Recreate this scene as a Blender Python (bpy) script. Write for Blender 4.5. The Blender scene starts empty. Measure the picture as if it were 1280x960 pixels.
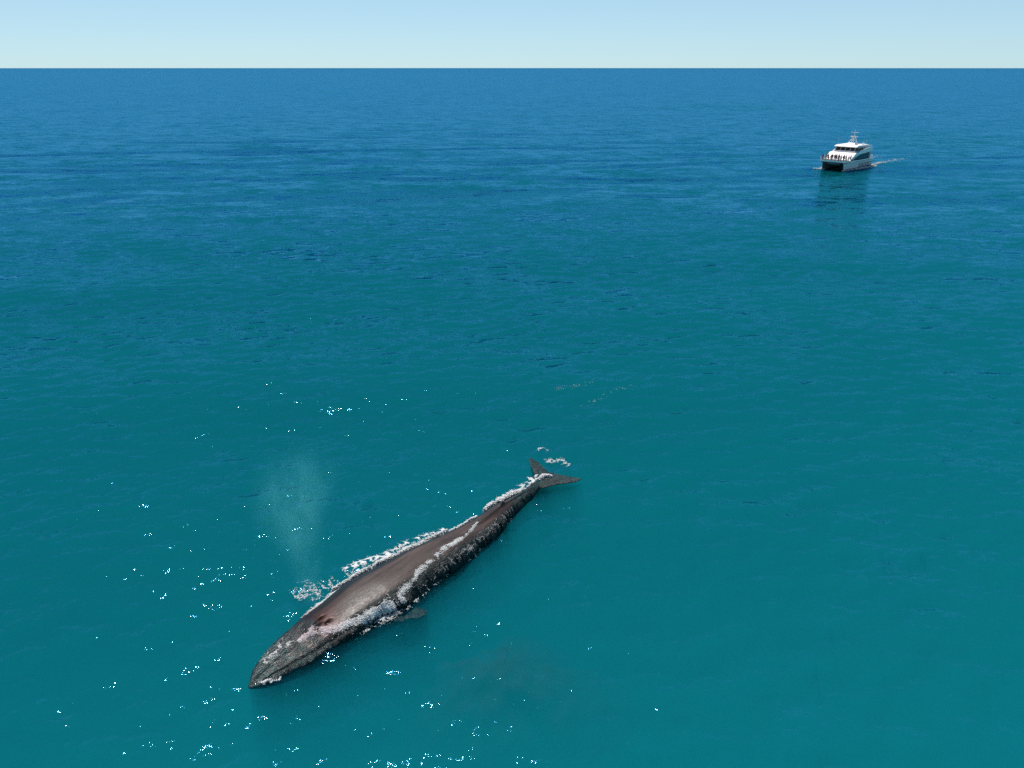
import bpy, bmesh, math, random
import numpy as np
from mathutils import Vector, Matrix, noise as mn

random.seed(7)
rng = np.random.default_rng(11)
scene = bpy.context.scene
C = scene.collection
R = math.radians

# ---------------------------------------------------------------- camera
H = 25.0                      # drone height above the sea
PITCH = math.atan2(395.8, 960)
cam_d = bpy.data.cameras.new('camera')
cam = bpy.data.objects.new('camera', cam_d); C.objects.link(cam)
cam_d.sensor_width = 36.0
cam_d.lens = 36.0 * 960 / 1280
cam_d.clip_start = 0.5
cam_d.clip_end = 90000
cam.location = (0, 0, H)
cam.rotation_euler = (R(90) - PITCH, 0, 0)
scene.camera = cam

def at(x, y, z=0.0):          # the point on the level z seen at pixel (x, y) of the 1280x960 photograph
    u = (x - 640) / 960; v = (y - 480) / 960
    d = Vector((u, math.cos(PITCH) - v * math.sin(PITCH), -math.sin(PITCH) - v * math.cos(PITCH)))
    t = (z - H) / d.z
    return Vector((d.x * t, d.y * t, z))

# ---------------------------------------------------------------- light
SUN_EL, SUN_AZ = 62.5, -19.0  # degrees; azimuth from +Y towards +X
world = bpy.data.worlds.new("World"); scene.world = world
world.use_nodes = True
wn = world.node_tree.nodes; wl = world.node_tree.links
bg = wn['Background']
sky = wn.new('ShaderNodeTexSky'); sky.sky_type = 'NISHITA'; sky.sun_disc = False
sky.sun_elevation = R(SUN_EL); sky.sun_rotation = R(SUN_AZ)
sky.altitude = 0; sky.air_density = 0.7; sky.dust_density = 0.1; sky.ozone_density = 3.0
tint = wn.new('ShaderNodeMix'); tint.data_type = 'RGBA'; tint.blend_type = 'MULTIPLY'; tint.inputs[0].default_value = 1
tint.inputs[7].default_value = (0.88, 1.04, 1.06, 1)
wl.new(sky.outputs[0], tint.inputs[6])
veil = wn.new('ShaderNodeMix'); veil.data_type = 'RGBA'; tcw = wn.new('ShaderNodeTexCoord'); spw = wn.new('ShaderNodeSeparateXYZ'); wl.new(tcw.outputs['Generated'], spw.inputs[0])
mrw = wn.new('ShaderNodeMapRange'); mrw.interpolation_type = 'SMOOTHSTEP'; wl.new(spw.outputs[2], mrw.inputs['Value'])
mrw.inputs['From Min'].default_value = 0.0; mrw.inputs['From Max'].default_value = 0.38
mrw.inputs['To Min'].default_value = 0.52; mrw.inputs['To Max'].default_value = 0.0
wl.new(mrw.outputs[0], veil.inputs[0])                                          # thin bright haze low over the horizon
veil.inputs[7].default_value = (5.8, 8.5, 10.2, 1)
wl.new(tint.outputs[2], veil.inputs[6]); wl.new(veil.outputs[2], bg.inputs['Color']); bg.inputs['Strength'].default_value = 0.075
sun_d = bpy.data.lights.new('sun', 'SUN'); sun_d.energy = 4.5; sun_d.angle = R(0.53)
sun_d.color = (1.0, 0.97, 0.93)
sun = bpy.data.objects.new('sun', sun_d); C.objects.link(sun)
sv = Vector((math.sin(R(SUN_AZ)) * math.cos(R(SUN_EL)), math.cos(R(SUN_AZ)) * math.cos(R(SUN_EL)), math.sin(R(SUN_EL))))
sun.rotation_euler = sv.to_track_quat('Z', 'Y').to_euler()
sun.location = sv * 200

scene.view_settings.view_transform = 'Standard'
scene.view_settings.look = 'None'
scene.view_settings.gamma = 1.0
scene.view_settings.exposure = 0.3
scene.render.engine = 'CYCLES'
cy = scene.cycles
cy.max_bounces = 10; cy.diffuse_bounces = 2; cy.glossy_bounces = 2; cy.transmission_bounces = 3
cy.volume_bounces = 0; cy.transparent_max_bounces = 12
cy.sample_clamp_indirect = 4.0
cy.use_denoising = False      # the denoiser wipes out the ripples

# ---------------------------------------------------------------- helpers
def tag(o, label=None, cat=None, group=None, kind=None):
    if label: o['label'] = label
    if cat: o['category'] = cat
    if group: o['group'] = group
    if kind: o['kind'] = kind
    return o

def np_mesh(name, V, F, smooth=True):
    V = np.asarray(V, dtype=np.float32); F = np.asarray(F, dtype=np.int32)
    n = F.shape[1]
    me = bpy.data.meshes.new(name)
    me.vertices.add(len(V)); me.vertices.foreach_set('co', V.ravel())
    me.loops.add(F.size); me.loops.foreach_set('vertex_index', F.ravel())
    me.polygons.add(len(F))
    me.polygons.foreach_set('loop_start', np.arange(0, F.size, n, dtype=np.int32))
    me.update(calc_edges=True)
    if smooth: me.polygons.foreach_set('use_smooth', np.ones(len(F), dtype=bool))
    me.validate()
    return me

def link(name, me, mats=(), parent=None, loc=None):
    o = bpy.data.objects.new(name, me); C.objects.link(o)
    for m in (mats if isinstance(mats, (list, tuple)) else [mats]):
        me.materials.append(m)
    if parent: o.parent = parent
    if loc is not None: o.location = loc
    return o

class NT:                     # small node tree writer
    def __init__(s, name):
        s.m = bpy.data.materials.new(name); s.m.use_nodes = True
        s.t = s.m.node_tree; s.t.nodes.clear()
        s.out = s.t.nodes.new('ShaderNodeOutputMaterial')
    def n(s, typ, **kw):
        nd = s.t.nodes.new('ShaderNode' + typ)
        for k, v in kw.items():
            if k.startswith('_'): setattr(nd, k[1:], v)
            else:
                key = int(k[1:]) if k[0] == 'i' and k[1:].isdigit() else k.replace('__', ' ')
                sock = nd.inputs[key]
                if isinstance(v, bpy.types.NodeSocket): s.t.links.new(v, sock)
                else: sock.default_value = v
        return nd
    def math(s, op, a, b=None, c=None):
        kw = {'i0': a}
        if b is not None: kw['i1'] = b
        if c is not None: kw['i2'] = c
        return s.n('Math', _operation=op, **kw).outputs[0]
    def noise(s, vec, scale, detail=2, rough=0.5, dist=0.0):
        return s.n('TexNoise', Vector=vec, Scale=scale, Detail=detail, Roughness=rough, Distortion=dist).outputs['Fac']
    def mapping(s, vec, sc=(1, 1, 1), rot=(0, 0, 0), loc=(0, 0, 0)):
        return s.n('Mapping', Vector=vec, Scale=sc, Rotation=rot, Location=loc).outputs[0]
    def ramp(s, fac, stops):
        nd = s.n('ValToRGB', Fac=fac); cr = nd.color_ramp
        while len(cr.elements) < len(stops): cr.elements.new(0.5)
        for e, (p, c) in zip(cr.elements, stops):
            e.position = p; e.color = c if len(c) == 4 else (*c, 1)
        return nd.outputs[0]
    def mapr(s, v, a, b, c=0.0, d=1.0, smooth=False):
        nd = s.n('MapRange', _interpolation_type='SMOOTHSTEP' if smooth else 'LINEAR', Value=v)
        nd.inputs['From Min'].default_value = a; nd.inputs['From Max'].default_value = b
        nd.inputs['To Min'].default_value = c; nd.inputs['To Max'].default_value = d
        return nd.outputs[0]
    def mixc(s, f, a, b, blend='MIX'):
        nd = s.n('Mix', _data_type='RGBA', _blend_type=blend)
        for k, v in ((0, f), (6, a), (7, b)):
            if isinstance(v, bpy.types.NodeSocket): s.t.links.new(v, nd.inputs[k])
            else: nd.inputs[k].default_value = v if not isinstance(v, tuple) or len(v) == 4 else (*v, 1)
        return nd.outputs[2]
    def surf(s, sock): s.t.links.new(sock, s.out.inputs['Surface']); return s.m

def paint(name, col, rough=0.4, metal=0.0, nscale=3.0, var=0.12, bump=0.0, spec=0.5):
    t = NT(name); co = t.n('TexCoord').outputs['Object']
    n = t.noise(co, nscale, 5, 0.6)
    a = tuple(c * (1 - var) for c in col); b = tuple(min(1, c * (1 + var)) for c in col)
    c = t.ramp(n, [(0.3, a), (0.7, b)])
    p = t.n('BsdfPrincipled', Base__Color=c, Roughness=rough, Metallic=metal)
    p.inputs['Specular IOR Level'].default_value = spec
    if bump:
        t.t.links.new(t.n('Bump', Strength=bump, Distance=0.02, Height=n).outputs[0], p.inputs['Normal'])
    return t.surf(p.outputs[0])

# ---------------------------------------------------------------- the sea
def fft_field(L, N, lam_min, lam_max, rms_slope, wdir, spread, seed, power=3.0):
    r = np.random.default_rng(seed)
    k1 = 2 * np.pi * np.fft.fftfreq(N, L / N)
    kx, ky = np.meshgrid(k1, k1, indexing='ij')
    k = np.hypot(kx, ky); k[0, 0] = 1e9
    lam = 2 * np.pi / k
    w = np.clip((lam - lam_min) / lam_min, 0, 1) * np.clip((lam_max - lam) / lam_max * 4, 0, 1)
    cosd = (kx * math.cos(wdir) + ky * math.sin(wdir)) / k
    amp = k ** (-power) * w * (np.abs(cosd) ** spread + 0.03)
    amp[0, 0] = 0
    ph = (r.normal(size=(N, N)) + 1j * r.normal(size=(N, N)))
    F = ph * amp
    h = np.real(np.fft.ifft2(F))
    gx = (np.roll(h, -1, 0) - h) / (L / N)
    gy = (np.roll(h, -1, 1) - h) / (L / N)
    s = np.sqrt((gx ** 2 + gy ** 2).mean())
    return h * (rms_slope / s)

def sample(field, L, x, y):
    N = field.shape[0]
    u = (x / L * N) % N; v = (y / L * N) % N
    i = np.floor(u).astype(int); j = np.floor(v).astype(int)
    a = u - i; b = v - j
    i %= N; j %= N; i1 = (i + 1) % N; j1 = (j + 1) % N
    return (field[i, j] * (1 - a) * (1 - b) + field[i1, j] * a * (1 - b) + field[i, j1] * (1 - a) * b + field[i1, j1] * a * b)

FA = fft_field(331.0, 512, 5.0, 60.0, 0.018, R(100), 6, 1, 2.6)
FB = fft_field(71.0, 1024, 0.9, 4.5, 0.082, R(110), 1.6, 2, 1.35)
FC = fft_field(23.0, 512, 0.35, 1.4, 0.075, R(118), 1.0, 3, 1.6)

def wave(x, y, dr):
    h = sample(FA, 331.0, x, y) * np.clip(1.3 - dr / 3.0, 0, 1)
    h += sample(FB, 71.0, x, y) * np.clip(1.4 - dr / 0.5, 0, 1)
    h += sample(FC, 23.0, x, y) * np.clip(1.4 - dr / 0.22, 0, 1)
    return h

rs = [14.0]; drs = []
while rs[-1] < 32000:
    r_ = rs[-1]
    dr = max(0.06, 0.50 * r_ * r_ / 19200); dr = min(dr, 0.02 * r_)
    rs.append(r_ + dr)
rs = np.array(rs); drs = np.gradient(rs)
A0 = R(42)
ang = np.concatenate([np.linspace(-math.pi, -A0, 60)[:-1], np.linspace(-A0, A0, 1350), np.linspace(A0, math.pi, 60)[1:-1]])
na, nr = len(ang), len(rs)
RR, AA = np.meshgrid(rs, ang, indexing='ij')
DD = np.repeat(drs[:, None], na, 1)
cd = np.where(np.abs(AA) > A0 * 1.001, 3.0, 0.0)
X = RR * np.sin(AA); Y = RR * np.cos(AA)
Z = wave(X, Y, np.maximum(DD, np.maximum(RR * 0.00109, cd)))
V = np.stack([X, Y, Z], -1).reshape(-1, 3)
idx = np.arange(nr * na).reshape(nr, na)
nx = np.roll(idx, -1, 1)
F = np.stack([idx[:-1], idx[1:], nx[1:], nx[:-1]], -1).reshape(-1, 4)[:, ::-1]
# close the body of water: middle, skirt and bottom
base = len(V)
ringb = np.stack([X[-1], Y[-1], np.full(na, -90.0)], -1)
V = np.concatenate([V, ringb, [[0, 0, 0], [0, 0, -90.0]]])
bi = base + np.arange(na); bn = np.roll(bi, -1); c0 = base + na; c1 = c0 + 1
skirt = np.stack([idx[-1], bi, bn, nx[-1]], -1)[:, ::-1]
mid = np.stack([np.full(na, c0), idx[0], nx[0]], -1)[:, ::-1]
bot = np.stack([np.full(na, c1), bn, bi], -1)[:, ::-1]
me = bpy.data.meshes.new('sea')
F4 = np.concatenate([F, skirt]).astype(np.int32); F3 = np.concatenate([mid, bot]).astype(np.int32)
me.vertices.add(len(V)); me.vertices.foreach_set('co', V.astype(np.float32).ravel())
lo = np.concatenate([F4.ravel(), F3.ravel()])
me.loops.add(len(lo)); me.loops.foreach_set('vertex_index', lo)
me.polygons.add(len(F4) + len(F3))
st = np.concatenate([np.arange(len(F4)) * 4, F4.size + np.arange(len(F3)) * 3]).astype(np.int32)
me.polygons.foreach_set('loop_start', st)
me.update(calc_edges=True)
me.polygons.foreach_set('use_smooth', np.concatenate([np.ones(len(F), bool), np.zeros(len(skirt), bool), np.zeros(len(F3), bool)]))

def sea_height(x, y):         # height of the sea mesh at a point
    r_ = math.hypot(x, y)
    dr = max(0.06, 0.50 * r_ * r_ / 19200); dr = max(min(dr, 0.02 * r_), r_ * 0.00109)
    return float(wave(np.array([x]), np.array([y]), np.array([dr]))[0])

def water_material():
    t = NT('sea water')
    co = t.n('TexCoord').outputs['Object']
    cd_ = t.n('NewGeometry').outputs['Position']
    # small ripples over the modelled waves: crests lie across the wind
    a = t.noise(t.mapping(co, (0.55, 1.0, 1), (0, 0, R(14))), 3.1, 3, 0.55, 0.4)
    b = t.noise(t.mapping(co, (0.5, 1.0, 1), (0, 0, R(-22))), 0.9, 3, 0.55, 0.3)
    c = t.noise(t.mapping(co, (0.5, 1.0, 1), (0, 0, R(8))), 0.22, 4, 0.6, 0.3)
    gust = t.mapr(t.noise(t.mapping(co, (0.4, 1, 1)), 0.035, 3, 0.5), 0.35, 0.65, 0.65, 1.15)
    # cat's-paws: patches where a breath of wind roughens the surface
    for px, py, rx, ry, rot in ((905, 134, 62, 75, 0), (1165, 174, 55, 48, 0), (405, 404, 17, 5.0, 0.35), (330, 318, 22, 6.5, 0.1), (1110, 180, 20, 20, 0)):
        p = at(px, py)
        m_ = t.mapping(t.n('VectorMath', _operation='SUBTRACT', i0=co, i1=(p.x, p.y, 0)).outputs[0], (1, 1, 0), (0, 0, -rot))
        m_ = t.n('VectorMath', _operation='MULTIPLY', i0=m_, i1=(1 / rx, 1 / ry, 0)).outputs[0]
        ln = t.n('VectorMath', _operation='LENGTH', i0=m_).outputs['Value']
        ln = t.math('ADD', ln, t.math('MULTIPLY_ADD', t.noise(m_, 2.2, 4, 0.6), 1.6, -0.8))
        gust = t.math('ADD', gust, t.mapr(ln, 0.2, 1.0, 0.8, 0.0, True))
    h = t.math('ADD', t.math('MULTIPLY', a, 0.030), t.math('MULTIPLY', b, 0.09))
    bump = t.n('Bump', Strength=1.0, Distance=0.75, Height=h).outputs[0]
    def slope(vec, scale, amt, detail=2):
        c_ = t.n('TexNoise', Vector=vec, Scale=scale, Detail=detail, Roughness=0.6).outputs['Color']
        d = t.n('VectorMath', _operation='SUBTRACT', i0=c_, i1=(0.5, 0.5, 0.5)).outputs[0]
        return t.n('VectorMath', _operation='MULTIPLY', i0=d, i1=(amt * 0.8, amt, 0)).outputs[0]
    def vadd(p, q): return t.n('VectorMath', _operation='ADD', i0=p, i1=q).outputs[0]
    sl = slope(t.mapping(co, (0.5, 1.0, 1), (0, 0, R(10))), 2.2, 0.38, 3)
    sl = vadd(sl, slope(t.mapping(co, (0.6, 1.0, 1), (0, 0, R(-6))), 0.25, 0.50, 4))
    sl = vadd(sl, slope(co, 5.0, 0.46, 2))
    sl = vadd(sl, slope(t.mapping(co, (0.7, 1.0, 1), (0, 0, R(4))), 0.11, 0.26, 3))
    sl = vadd(sl, slope(t.mapping(co, (0.55, 1.0, 1), (0, 0, R(16))), 0.8, 0.40, 3))
    sl = t.n('VectorMath', _operation='SCALE', i0=sl, Scale=gust).outputs[0]
    bump = t.n('VectorMath', _operation='NORMALIZE', i0=vadd(bump, sl)).outputs[0]
    fr = t.n('Fresnel', IOR=1.333, Normal=bump).outputs[0]
    gl = t.n('BsdfGlossy', Color=(0.085, 0.325, 0.63, 1), Roughness=0.03, Normal=bump)
    # drifting patches of darker, weedy water
    tr = t.n('BsdfTransparent', Color=(0.97, 0.99, 1.0, 1))
    s = t.n('MixShader', i0=fr, i1=tr.outputs[0], i2=gl.outputs[0])
    t.surf(s.outputs[0])
    dens = 0.30
    vg = t.n('VolumeScatter', Color=(0.012, 0.71, 0.0, 1), Density=dens, Anisotropy=-0.55)     # green is thrown back towards the sun
    vb = t.n('VolumeScatter', Color=(0.0, 0.0, 0.84, 1), Density=dens, Anisotropy=-0.15)       # blue goes every way
    vs = t.n('AddShader', i0=vg.outputs[0], i1=vb.outputs[0])
    va = t.n('VolumeAbsorption', Color=(0.012, 0.71, 0.84, 1), Density=dens)
    ad = t.n('AddShader', i0=vs.outputs[0], i1=va.outputs[0])
    t.t.links.new(ad.outputs[0], t.out.inputs['Volume'])
    return t.m
WATER = water_material()
sea = link('sea', me, WATER); tag(sea, kind='structure')


# ---------------------------------------------------------------- the whale
E1 = Vector((0.597, 0.802, 0)).normalized(); E2 = Vector((E1.y, -E1.x, 0))       # along the body, and to the side nearer the camera
NOSE = at(309, 857)
def st(p): q = p - NOSE; return q.dot(E1), q.dot(E2)
def ws(s, t, z=0.0): q = NOSE + E1 * s + E2 * t; q.z = z; return q
Lpx = [(310, 853), (312, 840), (324.5, 820), (341, 801.5), (359, 787), (377, 771), (395.6, 759), (420, 739), (444, 725), (465, 714), (500, 695), (528, 682), (556, 670.6), (584, 655.6), (612.5, 637), (631, 628), (650, 617), (669, 602)]
Rpx = [(314, 859), (333, 852), (357, 842), (387.5, 828), (412, 813), (432, 799.5), (458.6, 781), (473, 775), (503, 759), (519.5, 747), (550, 723), (580.6, 703), (597.5, 685.6), (620, 669), (635, 651), (650, 635), (665, 622), (679, 606)]
Ls = np.array([st(at(*p)) for p in Lpx]); Rs = np.array([st(at(*p)) for p in Rpx])
BL = st(at(675, 603))[0]
SS = np.linspace(0.0, BL, 260)
tL = np.interp(SS, Ls[:, 0], Ls[:, 1]); tR = np.interp(SS, Rs[:, 0], Rs[:, 1])
def smooth1(a, n):
    k = np.ones(n) / n; p = np.pad(a, n // 2, mode='edge'); return np.convolve(p, k, 'valid')[:len(a)]
tL = smooth1(tL, 9); tR = smooth1(tR, 9)
u_ = SS / BL
KR = np.interp(u_, [0, .1, .2, .35, .6, .8, .9, 1], [.22, .25, .34, .48, .56, .75, .95, .7])   # height of the back over half width
W = np.maximum(tR - tL, 0.08)
HW = W / (1 + np.sqrt(1 + KR ** 2))
CT = tR - HW
tip = np.sqrt(np.clip(u_ / 0.030, 0, 1) * (2 - np.clip(u_ / 0.030, 0, 1)))
HW = HW * np.maximum(tip, 0.05)
ZC = np.interp(u_, [0, .06, .2, .3, .6, .8, 1], [-.05, -.04, .0, .04, .06, .05, .04])
ZC += np.interp(u_, [0, .15, .3, 1], [-.07, -.06, -.02, 0])
def body_top(u, v):           # extra relief on the back: v runs -1 (far side) .. 1 (near side)
    z = 0.0
    z += 0.10 * math.exp(-(v / 0.09) ** 2) * max(0, min(1, u / 0.03)) * max(0, 1 - max(0, u - 0.10) / 0.08) * (u < .18)   # ridge of the rostrum
    z += 0.16 * math.exp(-((u - 0.178) / 0.018) ** 2 - ((v + 0.02) / 0.30) ** 2)                                          # splash guard
    for sgn in (-1, 1):                                                                                                   # blowholes
        vv = v - sgn * (0.09 + (u - 0.185) * 3.0)
        z -= 0.22 * math.exp(-(vv / 0.040) ** 2) * math.exp(-((u - 0.197) / 0.016) ** 4)
    z -= 0.02 * math.exp(-((u - 0.31) / 0.05) ** 2 - ((v - 0.15) / 0.35) ** 2)                                            # hollow behind the head
    z += 0.06 * math.exp(-((v + 0.45) / 0.10) ** 2) * (0.25 < u < 0.8) * math.sin((u - 0.25) / 0.55 * math.pi)
    z += 0.20 * math.exp(-((u - 0.80) / 0.012) ** 2 - (v / 0.12) ** 2)                                                     # low dorsal fin
    z += 0.10 * math.exp(-((v) / 0.12) ** 2) * max(0, min(1, (u - 0.6) / 0.1)) * max(0, min(1, (0.97 - u) / 0.1))         # keel of the tail stock
    jl = 0.60 + 0.22 * (u / 0.2)
    if u < 0.24: z -= 0.11 * math.exp(-((v - jl) / 0.055) ** 2) * min(1, u / 0.02) * min(1, (0.24 - u) / 0.04)              # mouth line
    return z
NV = 88
bv = []
for i in range(len(SS)):
    a = HW[i]; b = max(a * KR[i], 0.02) * (1.0 if u_[i] > 0.12 else 1.0); d = a * (0.9 if u_[i] < 0.2 else 1.15)
    for j in range(NV):
        th = 2 * math.pi * j / NV
        c_, s_ = math.cos(th), math.sin(th)
        e = 2.12
        x = math.copysign(abs(c_) ** (2 / e), c_); z = math.copysign(abs(s_) ** (2 / e), s_)
        zz = (b if z > 0 else d) * z
        if s_ > 0.05: zz += body_top(u_[i], x) * min(1, a / 0.5) * min(1, s_ * 3)
        bv.append(ws(SS[i], CT[i] + a * x, ZC[i] + zz))
bf = []
for i in range(len(SS) - 1):
    for j in range(NV):
        k = (j + 1) % NV
        bf.append((i * NV + j, (i + 1) * NV + j, (i + 1) * NV + k, i * NV + k))
bmw = bmesh.new()
vs = [bmw.verts.new(v) for v in bv]
for f in bf: bmw.faces.new([vs[q] for q in f])
bmw.faces.new(vs[:NV][::-1][::-1]); bmw.faces.new(vs[-NV:][::-1])

def blade(bm, outline, root, z_of, thick):            # a fin: outline points (Vectors), thickness swelling inside the edge
    n = len(outline); rings = []
    cen = sum(outline, Vector()) / n
    for f_, k in ((0.0, 0.0), (0.25, 0.6), (0.6, 0.95), (1.0, 1.0)):
        up, dn = [], []
        for p in outline:
            q = p.lerp(root(p), f_)
            z = z_of(q); tk = thick(q) * k + 0.025
            up.append(bm.verts.new((q.x, q.y, z + tk))); dn.append(bm.verts.new((q.x, q.y, z - tk)))
        rings.append((up, dn))
    for (u0, d0), (u1, d1) in zip(rings, rings[1:]):
        for i in range(n):
            j = (i + 1) % n
            bm.faces.new((u0[i], u0[j], u1[j], u1[i])); bm.faces.new((d0[j], d0[i], d1[i], d1[j]))
    for i in range(n):
        j = (i + 1) % n
        bm.faces.new((rings[0][0][j], rings[0][0][i], rings[0][1][i], rings[0][1][j]))
    c0 = bm.verts.new(sum((v.co for v in rings[-1][0]), Vector()) / n); c1 = bm.verts.new(sum((v.co for v in rings[-1][1]), Vector()) / n)
    for i in range(n):
        j = (i + 1) % n
        bm.faces.new((rings[-1][0][i], rings[-1][0][j], c0)); bm.faces.new((rings[-1][1][j], rings[-1][1][i], c1))
def closed(pts, z=0.0, per=5):                        # Catmull-Rom through picture points laid on the level z
    P = [at(x, y, z) for x, y in pts]; n = len(P); out = []
    for i in range(n):
        p0, p1, p2, p3 = P[i - 1], P[i], P[(i + 1) % n], P[(i + 2) % n]
        for k in range(per):
            t_ = k / per
            out.append(0.5 * ((2 * p1) + (p2 - p0) * t_ + (2 * p0 - 5 * p1 + 4 * p2 - p3) * t_ ** 2 + (3 * p1 - p0 - 3 * p2 + p3) * t_ ** 3))
    return out
flk = closed([(670, 604), (668, 595), (664.5, 586), (661, 577), (663, 573.5), (670, 577), (678, 583), (686, 590), (694, 592), (706, 595), (717, 597.5), (727, 599.6), (718, 603.5), (706, 605), (694, 606.5), (684, 609), (676, 610)], 0.12)
aL, aC, aR = at(665, 584, .12), at(678, 600, .12), at(712, 600.5, .12)
def fl_root(p):
    best = None
    for a_, b_ in ((aL, aC), (aC, aR)):
        d_ = b_ - a_; k = max(0, min(1, (p - a_).dot(d_) / d_.length_squared)); q = a_ + d_ * k
        if best is None or (p - q).length < (p - best).length: best = q
    return best
blade(bmw, flk, fl_root, lambda q: 0.10 + 0.03 * (q - aC).length, lambda q: 0.13 * max(0.2, 1 - (q - aC).length / 2.6))
flp = closed([(452, 770), (470, 766), (490, 764.5), (508, 758.5), (521, 756), (534, 759), (531, 765), (519, 771), (503, 774.5), (487, 776.5), (470, 784), (455, 786)], -0.25)
rA, rB = at(455, 778, -.25), at(526, 761, -.25)
def fp_root(p):
    d_ = rB - rA; k = max(0, min(1, (p - rA).dot(d_) / d_.length_squared)); return rA + d_ * k
blade(bmw, flp, fp_root, lambda q: -0.14 - 0.10 * (q - rA).length, lambda q: 0.13 * max(0.25, 1 - (q - rA).length / 3.5))
bmesh.ops.recalc_face_normals(bmw, faces=bmw.faces)
mew = bpy.data.meshes.new('whale_raw'); bmw.to_mesh(mew); bmw.free()
tmp = bpy.data.objects.new('whale_raw', mew); C.objects.link(tmp)
md = tmp.modifiers.new('r', 'REMESH'); md.mode = 'VOXEL'; md.voxel_size = 0.036; md.use_smooth_shade = True
sm_ = tmp.modifiers.new('s', 'SMOOTH'); sm_.iterations = 3; sm_.factor = 0.5
dg = bpy.context.evaluated_depsgraph_get()
wmesh = bpy.data.meshes.new_from_object(tmp.evaluated_get(dg)); wmesh.name = 'whale'
bpy.data.objects.remove(tmp)
nvw = len(wmesh.vertices)
cw = np.zeros(nvw * 3, np.float32); wmesh.vertices.foreach_get('co', cw); cw = cw.reshape(-1, 3)
qs = cw - np.array(NOSE)
s_all = qs @ np.array(E1); t_all = qs @ np.array(E2)
uu = s_all / BL; vv = (t_all - np.interp(s_all, SS, CT)) / np.interp(s_all, SS, HW)
# the near edge is cut ragged by the ripples lapping over the skin
for i in np.nonzero((vv > 0.55) & (uu > 0.05) & (uu < 0.97))[0]:
    k = min(1.0, (vv[i] - 0.55) / 0.4) * min(1, (uu[i] - 0.05) / 0.2) * min(1, (0.97 - uu[i]) / 0.05)
    p = Vector(cw[i].tolist())
    n1 = mn.noise(Vector((s_all[i] * 1.4, p.z * 0.8, 1.7))) + 0.8 * mn.noise(Vector((s_all[i] * 4.3, p.z * 0.9, 9.7))) + 0.5 * mn.noise(Vector((s_all[i] * 8.0, p.z * 1.5, 5.2)))
    cw[i] = np.array((p + E2 * (n1 * 0.15 * k) + E1 * (-0.08 * k * n1) + Vector((0, 0, 0.05 * k * mn.noise(p * 4.0)))))
wmesh.vertices.foreach_set('co', cw.ravel()); wmesh.update()
for nm_, arr in (('along', uu), ('across', vv)):
    at_ = wmesh.attributes.new(nm_, 'FLOAT', 'POINT'); at_.data.foreach_set('value', arr.astype(np.float32))
wmesh.polygons.foreach_set('use_smooth', np.ones(len(wmesh.polygons), bool))

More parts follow.
